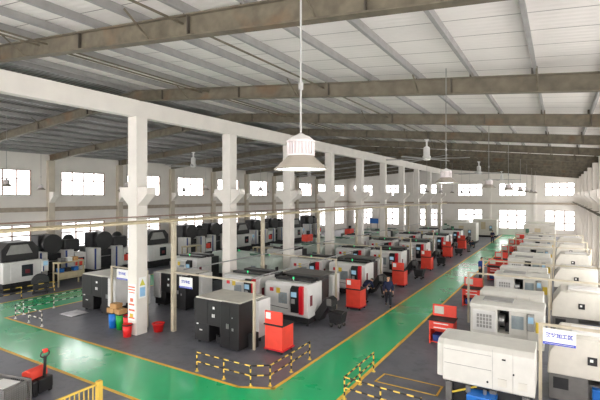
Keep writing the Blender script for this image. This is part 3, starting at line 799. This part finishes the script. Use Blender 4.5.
pipe_frame('short cream pipe frame holding a sign left of the nearest column', 13.75, (-19.64, -16.95), 2.66, None)
t = thing('air_pipe', 'thin overhead air pipe running along the left machines at head height', 'pipe', (-15.05, 14, 0))
MB().cyl((0, .3, 2.85), (0, 40, 2.85), .03).build('pipe', STEEL, t)
MB().cyl((4.0, .3, 2.85), (4.0, 30, 2.85), .03).build('pipe', STEEL, t)
for k, y in enumerate((14.65, 22.6, 27.4, 36.9, 42.1, 49.4)):
    pipe_frame('cream pipe frame over the ivory machines on the right, %s from the camera' % ORD[k], y, ((-.5, 1.9) if k == 0 else (-3.9, -.42, 1.9)), 2.45, 'pipe frames over the right machines')

def text_mesh(body, size, parent, loc, rot, m, name='lettering'):
    cu = bpy.data.curves.new(name, 'FONT'); cu.body = body; cu.size = size; cu.align_x = 'CENTER'; cu.align_y = 'CENTER'
    cu.extrude = .002; cu.offset = .004
    tmp = bpy.data.objects.new('tmp', cu); COL.objects.link(tmp)
    dg = bpy.context.evaluated_depsgraph_get(); dg.update()
    me = bpy.data.meshes.new_from_object(tmp.evaluated_get(dg)); me.name = name
    bpy.data.objects.remove(tmp); bpy.data.curves.remove(cu)
    me.materials.clear(); me.materials.append(m)
    o = bpy.data.objects.new(name, me); COL.objects.link(o); o.parent = parent; o.location = loc; o.rotation_euler = rot
    return o
SIGNBLUE = mat('sign blue', (48, 70, 190), .5, var=.03)
def sign(label, x, y, z0, w, h, body, tilt=0):
    t = thing('area_sign', label, 'sign', (x, y, z0))
    MB().box(-w / 2, w / 2, 0, .03, 0, h, .004).build('board', PAPER, t)
    MB().box(-w / 2 + .005, w / 2 - .005, -.004, .002, .0, h * .16).build('blue_band', SIGNBLUE, t)
    b = MB(); b.box(-w / 2 + .05, w / 2 - .05, -.006, 0, h * .07, h * .09); b.build('caption_line', PAPER, t)
    text_mesh(body, w * .165, t, (0, -.004, h * .58), (PI / 2, 0, 0), SIGNBLUE)
    b = MB()
    for xx in (-w * .35, w * .35): b.box(xx - .01, xx + .01, .005, .025, h, h + .06)
    b.build('hanger', STEEL, t)
    return t
sign('large white sign with blue writing hung before the nearest cream machine', -.02, 14.55, 1.94, .83, .47, '数控加工区')
sign('white sign with blue writing on the pipe frame left of the nearest column', -18.67, 13.64, 2.12, .85, .52, '数控车区')
sign('white sign with blue writing hung beside the nearest cream post', -14.62, 14.0, 2.08, .82, .5, '数控车区')

# posters on the nearest column
t = thing('column_poster', 'white poster with red lines of print on the nearest column', 'poster', (XC - .02, 12.65, 0))
MB().box(-.26, .26, -.012, 0, .65, 2.3).build('sheet', PAPER, t)
b = MB()
for zz, w, h in ((2.14, .44, .06), (2.02, .46, .05), (1.9, .4, .04), (1.5, .2, .16), (1.34, .36, .07), (1.08, .4, .08), (.74, .4, .06)): b.box(-w / 2, w / 2, -.018, -.01, zz, zz + h)
b.build_split('red_print', mat('poster red', (226, 120, 90), .7), t)
b = MB(); b.box(-.12, .1, -.02, -.012, .8, .96); b.build('yellow_print', YEL, t)
t = thing('hazard_poster', 'yellow triangle and blue notice sheet on the walkway side of the nearest column', 'poster', (XC + .3, 12.95, 0))
MB().box(0, .012, -.18, .2, 1.65, 2.6).build('sheet', PAPER, t)
MB().prism([(-.14, 2.22), (.16, 2.22), (.01, 2.52)], 'x', .012, .018).build('warning_triangle', mat('hazard yellow', (205, 200, 80), .6), t)
MB().box(.012, .018, -.13, .16, 1.72, 2.14).build('blue_notice', mat('notice blue', (150, 195, 230), .6), t)

# ------------------------------------------------------------------ bins, boxes, bucket
def bin_(label, x, y, m, h=.72, r=.24):
    t = thing('waste_bin', label, 'bin', (x, y, 0), 0, 'waste bins at the nearest column')
    MB().lathe([(0, 0), (r * .8, 0), (r, h), (r * .93, h), (r * .76, .03), (0, .03)], seg=20).build('body', m, t, True)
    MB().lathe([(r * .98, h), (r * 1.06, h), (r * 1.06, h - .05), (r * .98, h - .05)], seg=20).build('rim', DARK, t)
    return t
bin_('blue round waste bin at the left end of the bin row', -18.3, 12.9, BINBLUE, .74, .235)
bin_('green round waste bin between the blue and red bins', -17.78, 12.92, BINGREEN, .74, .235)
bin_('red round waste bin partly behind another red bin', -17.3, 12.94, BINRED, r=.21)
bin_('red round waste bin in front, touching the nearest column', -16.58, 12.38, BINRED, .56, .21)
for k, (x, y, zz, sx, sy, sz, rz, lab) in enumerate(((-18.3, 12.9, .742, .44, .42, .22, .1, 'brown cardboard box lying on the blue waste bin'), (-17.78, 12.92, .742, .4, .42, .22, -.1, 'brown cardboard box lying on the green waste bin'), (-18.1, 12.9, .972, .42, .36, .22, .1, 'brown cardboard box topmost over the blue and green bins'))):
    t = thing('cardboard_box', lab, 'box', (x, y, zz), rz, 'cardboard boxes on the bins')
    MB().box(-sx / 2, sx / 2, -sy / 2, sy / 2, 0, sz, .008).build('carton', CARD, t)
    MB().prism([(sx / 2, sz), (sx / 2 + .03, sz - .1), (sx / 2 + .035, sz - .1), (sx / 2, sz + .012)], 'y', -sy / 2, sy / 2).build('flap', CARD, t)
    MB().box(-sx / 2 - .002, sx / 2 + .002, -.03, .03, sz - .02, sz + .002).build('tape', TAN, t)
t = thing('red_tub', 'wide red plastic tub on the floor right of the nearest column', 'tub', (-16.0, 13.62, 0))
MB().lathe([(0, 0), (.2, 0), (.27, .36), (.3, .36), (.3, .39), (.25, .39), (.18, .04), (0, .04)], seg=24).build('body', BINRED, t, True)
b = MB(); b.ball((0, 0, .27), (.22, .22, .1), 14, 8); b.build('contents', DRED, t, True)
# crumpled pale plastic by the left black machine
b = MB(); bmesh.ops.create_grid(b.bm, x_segments=14, y_segments=10, size=.5)
for v in b.bm.verts:
    v.co.x *= 1.1; v.co.y *= 1.0; v.co.z = .015 + .1 * random.random() * max(0, 1 - v.co.length * 1.2)
bmesh.ops.solidify(b.bm, geom=b.bm.faces[:], thickness=.006)
o = tag(b.build('plastic_sheet', mat('milky plastic', (225, 222, 226), .3), None, True, (-22.2, 13.3, .012)), 'crumpled white plastic sheet on the floor beside the left black machine', 'plastic sheet')
# drum near the left walkway
t = thing('floor_fan', 'round dark floor fan at the edge of the left walkway', 'fan', (-28.75, 14.95, 0), 1.09)
b = MB(); b.cyl((0, -.14, .75), (0, .14, .75), .52, .52, 24); b.build('housing', DARK, t)
b = MB(); b.box(-.45, .45, -.25, .25, 0, .1); b.box(-.4, -.3, -.05, .05, .1, .75); b.box(.3, .4, -.05, .05, .1, .75); b.build('stand', DARK, t)
b = MB(); b.cyl((0, -.17, .75), (0, -.14, .75), .16, .16, 16); b.build('hub', BLACK, t)

# work benches in the left bay
def make_bench():
    t = thing('storage_bench', '', 'bench')
    for x in (-.9, .9):
        for y in (-.3, .3): MB().box(x - .04, x + .04, y - .04, y + .04, 0, 1.65).build_split('leg', TAN, t)
    MB().box(-.95, .95, -.35, .35, 1.6, 1.68).build('top_board', TAN, t)
    MB().box(-.95, .95, -.35, .35, .9, .96).build('shelf', TAN, t)
    MB().box(-.95, .95, -.37, -.33, .5, .95).build('front_panel', TAN, t)
    return t
bn = make_bench(); bn.location = (-29.9, 17.5, 0); bn.rotation_euler = (0, 0, PI / 2)
bn['label'] = 'tan storage bench beyond the left walkway, left of the black machine'
bn['group'] = 'storage benches in the left bay'
dup(bn, (-29.4, 28.9, 0), PI / 2, 'tan storage bench seen between the first and second columns')
dup(bn, (-22.9, 31.3, 0), 0, 'tan storage bench among the grey manual lathes past the columns')
for k, (dx, dz, m, nm) in enumerate(((-.6, .96, BLUE, 'blue'), (-.1, .96, DARK, 'black'), (.45, .96, BLUE, 'blue'), (-.5, 1.68, GREY, 'grey'), (.42, 1.68, CARD, 'brown'), (-.02, 1.68, PAPER, 'white'))):
    t = thing('parts_box', '%s parts box on the %s of the nearest tan storage bench%s' % (nm, 'top' if dz > 1.5 else 'shelf', ', %s end' % ('near' if dx < 0 else 'far') if nm == 'blue' else ''), 'box', (-29.9, 17.5 + dx, dz + .002), 0, 'boxes on the storage bench')
    MB().box(-.2, .2, -.17, .17, 0, .25, .015).build('body', m, t); MB().box(-.21, .21, -.18, .18, .23, .26).build('rim', m, t)

# ------------------------------------------------------------------ pallet truck and mesh crates
t = thing('pallet_truck', 'red and black electric pallet truck with upright tiller, bottom left', 'pallet truck', (-14.35, 7.35, 0), .2)
MB().box(-.34, .3, -.36, .36, .1, .5, .05).build('chassis', BLACK, t)
MB().prism([(-.3, .5), (.14, .5), (.12, .74), (-.1, .8), (-.3, .7)], 'y', -.3, .3, .04).build('motor_cover', RED, t)
MB().box(.14, .36, -.2, .28, .08, .52, .03).build('drive_housing', BLACK, t)
MB().tube([(.25, .05, .45), (.3, .05, .9), (.3, .05, 1.2)], .045).build('tiller', BLACK, t)
b = MB()
for i in range(16):
    a, c = 2 * PI * i / 16, 2 * PI * (i + 1) / 16
    b.cyl((.3, .05 + .16 * math.cos(a), 1.26 + .1 * math.sin(a)), (.3, .05 + .16 * math.cos(c), 1.26 + .1 * math.sin(c)), .02)
b.build('grip_ring', BLACK, t)
MB().box(.25, .36, -.02, .12, 1.3, 1.42, .02).build('stop_button', RED, t)
for y in (-.26, .12): MB().box(-1.5, -.3, y, y + .16, .08, .14, .01).build('fork', DARK, t)
for y in (-.28, .22): MB().cyl((.25, y, .09), (.25, y + .06, .09), .09).build('wheel', RUBBER, t)
def crate(label, x, y, rz, lid):
    t = thing('mesh_crate', label, 'crate', (x, y, 0), rz, 'wire mesh crates')
    w, d, h = .62, .42, .8
    b = MB()
    for sx in (-1, 1):
        for sy in (-1, 1): b.box(sx * w - .025, sx * w + .025, sy * d - .025, sy * d + .025, 0, h)
    for zz in (.1, h - .02):
        for sy in (-1, 1): b.box(-w, w, sy * d - .02, sy * d + .02, zz - .02, zz + .02)
        for sx in (-1, 1): b.box(sx * w - .02, sx * w + .02, -d, d, zz - .02, zz + .02)
    b.build('frame', WIRE, t)
    b = MB()
    for i in range(1, 12):
        zz = .1 + i * .057
        for sy in (-1, 1): b.box(-w, w, sy * d - .006, sy * d + .006, zz - .006, zz + .006)
        for sx in (-1, 1): b.box(sx * w - .006, sx * w + .006, -d, d, zz - .006, zz + .006)
    for i in range(1, 16):
        xx = -w + i * 2 * w / 16
        for sy in (-1, 1): b.box(xx - .005, xx + .005, sy * d - .006, sy * d + .006, .1, h)
    for i in range(1, 11):
        yy = -d + i * 2 * d / 11
        for sx in (-1, 1): b.box(sx * w - .006, sx * w + .006, yy - .005, yy + .005, .1, h)
    b.build('wire_mesh', WIRE, t)
    MB().box(-w + .02, w - .02, -d + .02, d - .02, .08, .12).build('base_board', GREY, t)
    MB().box(-w + .05, w - .05, -d + .05, d - .05, .12, .7, .02).build('contents', MIDGREY, t)
    if lid: MB().box(-.3, .35, -.3, .3, .705, .73).build('lid_sheet', PAPER, t)
    MB().box(-.5, -.3, -.15, .15, .705, .75).build('white_packet', PAPER, t)
    return t
crate('wire mesh crate with grey sheet on top beside the pallet truck', -14.15, 6.25, .25, True)
crate('wire mesh crate cut off at the left edge of the picture', -15.5, 5.85, .25, False)

# right wall pipework
t = thing('wall_pipe', 'brown horizontal pipe running low along the right wall', 'pipe', (1.98, 0, 0))
MB().cyl((0, 12.3, 1.0), (0, 70, 1.0), .06).build('pipe', BEAMM, t)
b = MB()
for y in COLY[4:]: b.box(-.05, .08, y - .04, y + .04, .9, .94)
b.build('bracket', BEAMM, t)
t = thing('wall_pipe', 'brown horizontal pipe high along the right wall', 'pipe', (1.6, 0, 0))
MB().cyl((0, 6, 5.4), (0, 75, 5.4), .06).build('pipe', BEAMM, t)
b = MB()
for y in COLY[4:]: b.box(-.03, .45, y - .03, y + .03, 5.32, 5.36)
b.build('bracket', BEAMM, t)
for k, y in enumerate((21.8, 28.2, 34.6, 41)):
    t = thing('down_pipe', 'cream vertical pipe on the right wall, %s from the camera' % ORD[k], 'pipe', (2.3, y, 0), 0, 'vertical pipes on the right wall')
    MB().cyl((0, 0, 0), (0, 0, 8.4), .09).build('pipe', POSTM, t)
    b = MB()
    for zz in (1.5, 4.2, 7): b.cyl((0, 0, zz), (0, 0, zz + .08), .12)
    b.build('collar', POSTM, t)

# ------------------------------------------------------------------ people
def skin_mesh(verts, edges, name, m, parent, sub=1, extra=None, root=0):
    me = bpy.data.meshes.new(name); me.from_pydata([v[0] for v in verts], edges, [])
    o = bpy.data.objects.new(name, me); COL.objects.link(o)
    o.modifiers.new('s', 'SKIN'); 
    if not me.skin_vertices: 
        bpy.context.view_layer.objects.active = o
    for i, v in enumerate(verts):
        sv = me.skin_vertices[0].data[i]; sv.radius = (v[1], v[1]); sv.use_root = (i == root)
    ss = o.modifiers.new('ss', 'SUBSURF'); ss.levels = sub; ss.render_levels = sub
    dg = bpy.context.evaluated_depsgraph_get(); dg.update()
    me2 = bpy.data.meshes.new_from_object(o.evaluated_get(dg)); me2.name = name
    bpy.data.objects.remove(o); bpy.data.meshes.remove(me)
    b = MB(); b.bm.from_mesh(me2); bpy.data.meshes.remove(me2)
    if extra: extra(b)
    return b.build(name, m, parent, True)
def person(label, loc, rz, pose, jacket, trouser):
    t = thing('person', label, 'person', loc, rz)
    V = Vector
    J = {k: V(p) for k, p in pose.items()}
    pel, che, nk, hd = J['pelvis'], J['chest'], J['neck'], J['head']
    names = ['pelvis', 'waist', 'chest', 'neck', 'headb', 'shl', 'ell', 'wrl', 'pal', 'shr', 'elr', 'wrr', 'par', 'hil', 'knl', 'anl', 'tol', 'hir', 'knr', 'anr', 'tor']
    J['waist'] = pel.lerp(che, .45); J['headb'] = nk.lerp(hd, .45)
    for s in 'lr':
        d = (J['wr' + s] - J['el' + s]).normalized(); J['pa' + s] = J['wr' + s] + d * .085
    R = dict(pelvis=.14, waist=.125, chest=.14, neck=.055, headb=.06, hil=.095, hir=.095, knl=.06, knr=.06, anl=.042, anr=.042, tol=.036, tor=.036)
    for s in 'lr': R['sh' + s] = .07; R['el' + s] = .045; R['wr' + s] = .03; R['pa' + s] = .036
    E = [('pelvis', 'waist'), ('waist', 'chest'), ('chest', 'neck'), ('neck', 'headb')]
    for s in 'lr':
        E += [('chest', 'sh' + s), ('sh' + s, 'el' + s), ('el' + s, 'wr' + s), ('wr' + s, 'pa' + s), ('pelvis', 'hi' + s), ('hi' + s, 'kn' + s), ('kn' + s, 'an' + s), ('an' + s, 'to' + s)]
    ix = {n: i for i, n in enumerate(names)}
    up = (hd - nk).normalized(); fwd = J['face'].normalized()
    side = fwd.cross(up).normalized()
    def extra(b):
        Mh = Matrix((side, fwd, up)).transposed().to_4x4()
        M = Matrix.Translation(hd) @ Mh
        b2 = MB(); b2.ball((0, 0, .0), (.076, .095, .118), 16, 12); b2.ball((0, .03, -.07), (.055, .06, .055), 10, 8)
        b2.ball((0, .098, -.01), (.013, .02, .024), 8, 6)
        for s in (-1, 1): b2.ball((s * .078, -.005, -.005), (.012, .02, .032), 8, 6)
        b2.ball((0, .086, -.055), (.026, .01, .008), 8, 6)
        b2.bm.transform(M); tmp = bpy.data.meshes.new('t'); b2.bm.to_mesh(tmp); b2.bm.free(); b.bm.from_mesh(tmp); bpy.data.meshes.remove(tmp)
        for s in 'lr':
            d = (J['wr' + s] - J['el' + s]).normalized(); p = J['pa' + s]
            n = d.cross(V((0, 1, .2))).normalized(); q = d.cross(n).normalized()
            for i, (off, ln) in enumerate(((-.027, .062), (-.009, .075), (.009, .07), (.027, .055))):
                a = p + q * off; c = a + d * ln * .6; e = c + (d * .8 + n * .5).normalized() * ln * .5
                b.cyl(a, c, .010, .009, 6); b.cyl(c, e, .009, .007, 6)
            a = p - d * .04 + q * .03; c = a + (d * .6 + q * .8).normalized() * .045; b.cyl(a, c, .011, .009, 6); b.cyl(c, c + d * .03, .009, .007, 6)
    skin_mesh([(J[n], R[n]) for n in names], [(ix[a], ix[c]) for a, c in E], 'body', SKIN, t, 1, extra)
    jn = ['waist', 'pelvis', 'chest', 'collar', 'shl', 'ell', 'cul', 'shr', 'elr', 'cur']
    J['collar'] = che.lerp(nk, .7)
    for s in 'lr': J['cu' + s] = J['el' + s].lerp(J['wr' + s], .93)
    jr = dict(waist=.15, pelvis=.155, chest=.165, collar=.085, shl=.092, shr=.092, ell=.064, elr=.064, cul=.05, cur=.05)
    je = [('waist', 'pelvis'), ('waist', 'chest'), ('chest', 'collar')] + [e for s in 'lr' for e in (('chest', 'sh' + s), ('sh' + s, 'el' + s), ('el' + s, 'cu' + s))]
    jx = {n: i for i, n in enumerate(jn)}
    skin_mesh([(J[n], jr[n]) for n in jn], [(jx[a], jx[c]) for a, c in je], 'jacket', jacket, t)
    tn = ['pelvis', 'belt', 'hil', 'knl', 'hel', 'hir', 'knr', 'her']; J['belt'] = pel.lerp(che, .2)
    for s in 'lr': J['he' + s] = J['kn' + s].lerp(J['an' + s], .95)
    tr = dict(pelvis=.15, belt=.145, hil=.112, hir=.112, knl=.08, knr=.08, hel=.068, her=.068)
    te = [('pelvis', 'belt')] + [e for s in 'lr' for e in (('pelvis', 'hi' + s), ('hi' + s, 'kn' + s), ('kn' + s, 'he' + s))]
    tx = {n: i for i, n in enumerate(tn)}
    skin_mesh([(J[n], tr[n]) for n in tn], [(tx[a], tx[c]) for a, c in te], 'trousers', trouser, t)
    M = Matrix.Translation(hd) @ Matrix((side, fwd, up)).transposed().to_4x4()
    b = MB(); b.ball((0, -.018, .025), (.086, .095, .108), 16, 12)
    for v in [v for v in b.bm.verts if v.co.y > .045 and v.co.z < .07 or v.co.z < -.05]: b.bm.verts.remove(v)
    b.bm.transform(M); b.build('hair', HAIR, t, True)
    b = MB()
    for s in (-1, 1): b.ball((s * .03, .088, .012), .011, 8, 6)
    b.bm.transform(M); b.build('eyes', BLACK, t, True)
    for s in 'lr':
        d = (J['to' + s] - J['an' + s]); d.z = 0; d.normalize(); ang = math.atan2(d.y, d.x)
        b = MB(); b.ball((.05, 0, 0), (.145, .055, .055), 12, 8); b.bm.transform(Matrix.Translation((J['an' + s].x, J['an' + s].y, max(.055, J['an' + s].z - .03))) @ Matrix.Rotation(ang, 4, 'Z'))
        b.build('shoe', RUBBER, t, True)
    return t
# poses: local forward is -Y
WALK = dict(pelvis=(0, 0, .93), chest=(0, -.02, 1.3), neck=(0, -.03, 1.48), head=(0, -.06, 1.63), face=(0, -1, 0),
            shl=(.19, 0, 1.4), ell=(.25, .08, 1.13), wrl=(.27, -.02, .88), shr=(-.19, -.04, 1.4), elr=(-.26, -.06, 1.13), wrr=(-.26, -.2, .9),
            hil=(.09, 0, .88), knl=(.1, -.16, .5), anl=(.1, -.22, .09), tol=(.1, -.36, .05), hir=(-.09, 0, .88), knr=(-.09, .06, .5), anr=(-.09, .28, .14), tor=(-.09, .17, .04))
STAND = dict(pelvis=(0, 0, .94), chest=(0, -.03, 1.3), neck=(0, -.05, 1.48), head=(0, -.11, 1.62), face=(0, -1, -.3),
             shl=(.19, -.02, 1.4), ell=(.25, -.08, 1.14), wrl=(.15, -.32, 1.08), shr=(-.19, -.02, 1.4), elr=(-.25, -.08, 1.14), wrr=(-.15, -.32, 1.1),
             hil=(.09, 0, .88), knl=(.11, -.03, .49), anl=(.12, .02, .09), tol=(.13, -.12, .05), hir=(-.09, 0, .88), knr=(-.11, -.03, .49), anr=(-.12, .02, .09), tor=(-.13, -.12, .05))
BEND = dict(pelvis=(0, .12, .93), chest=(0, -.22, 1.15), neck=(0, -.37, 1.22), head=(0, -.5, 1.27), face=(0, -.6, -.8),
            shl=(.19, -.28, 1.2), ell=(.25, -.34, .95), wrl=(.14, -.5, .8), shr=(-.19, -.28, 1.2), elr=(-.25, -.36, .95), wrr=(-.14, -.52, .82),
            hil=(.09, .1, .88), knl=(.11, .02, .49), anl=(.12, .08, .09), tol=(.13, -.06, .05), hir=(-.09, .1, .88), knr=(-.11, .02, .49), anr=(-.12, .08, .09), tor=(-.13, -.06, .05))
person('person in dark blue work clothes walking towards the camera beside the walkway', (-8.35, 23.4, 0), .45, WALK, NAVY, DKCLOTH)
person('person in blue jacket bending over behind the second red tool cabinet', (-9.85, 23.7, 0), 2.7, BEND, NAVY, DKCLOTH)
person('person in bright blue jacket standing at a red tool bench right of the walkway', (-5.1, 34.4, 0), PI / 2 - .3, STAND, BLUECLOTH, DKCLOTH)
person('person in dark clothes bending beside the far red tool cabinets on the left', (-8.75, 51, 0), 1.0, BEND, NAVY, GREY)
person('person in dark blue standing at the far end of the walkway', (-7.7, 62, 0), .5, STAND, NAVY, NAVY)
person('person in dark clothes leaning over a far red tool bench on the right', (-4.6, 48.8, 0), 1.6, BEND, DKCLOTH, DKCLOTH)

# ------------------------------------------------------------------ light, camera
w = bpy.data.worlds.new('sky'); S.world = w; w.use_nodes = True
w.node_tree.nodes['Background'].inputs[0].default_value = (.85, .92, 1, 1); w.node_tree.nodes['Background'].inputs[1].default_value = 1.0
cam = bpy.data.cameras.new('camera'); co = bpy.data.objects.new('camera', cam); COL.objects.link(co)
cam.sensor_width = 36; cam.lens = 428 / 600 * 36; cam.shift_y = -4 / 600; cam.clip_end = 200
co.location = (0, 0, 6.3); co.rotation_euler = (PI / 2, 0, math.atan(260 / 428))
S.camera = co
S.view_settings.view_transform = 'Standard'; S.view_settings.look = 'None'; S.view_settings.gamma = 1; S.view_settings.use_curve_mapping = False
S.view_settings.exposure = 0.68
S.cycles.max_bounces = 10; S.cycles.diffuse_bounces = 6; S.cycles.use_denoising = True
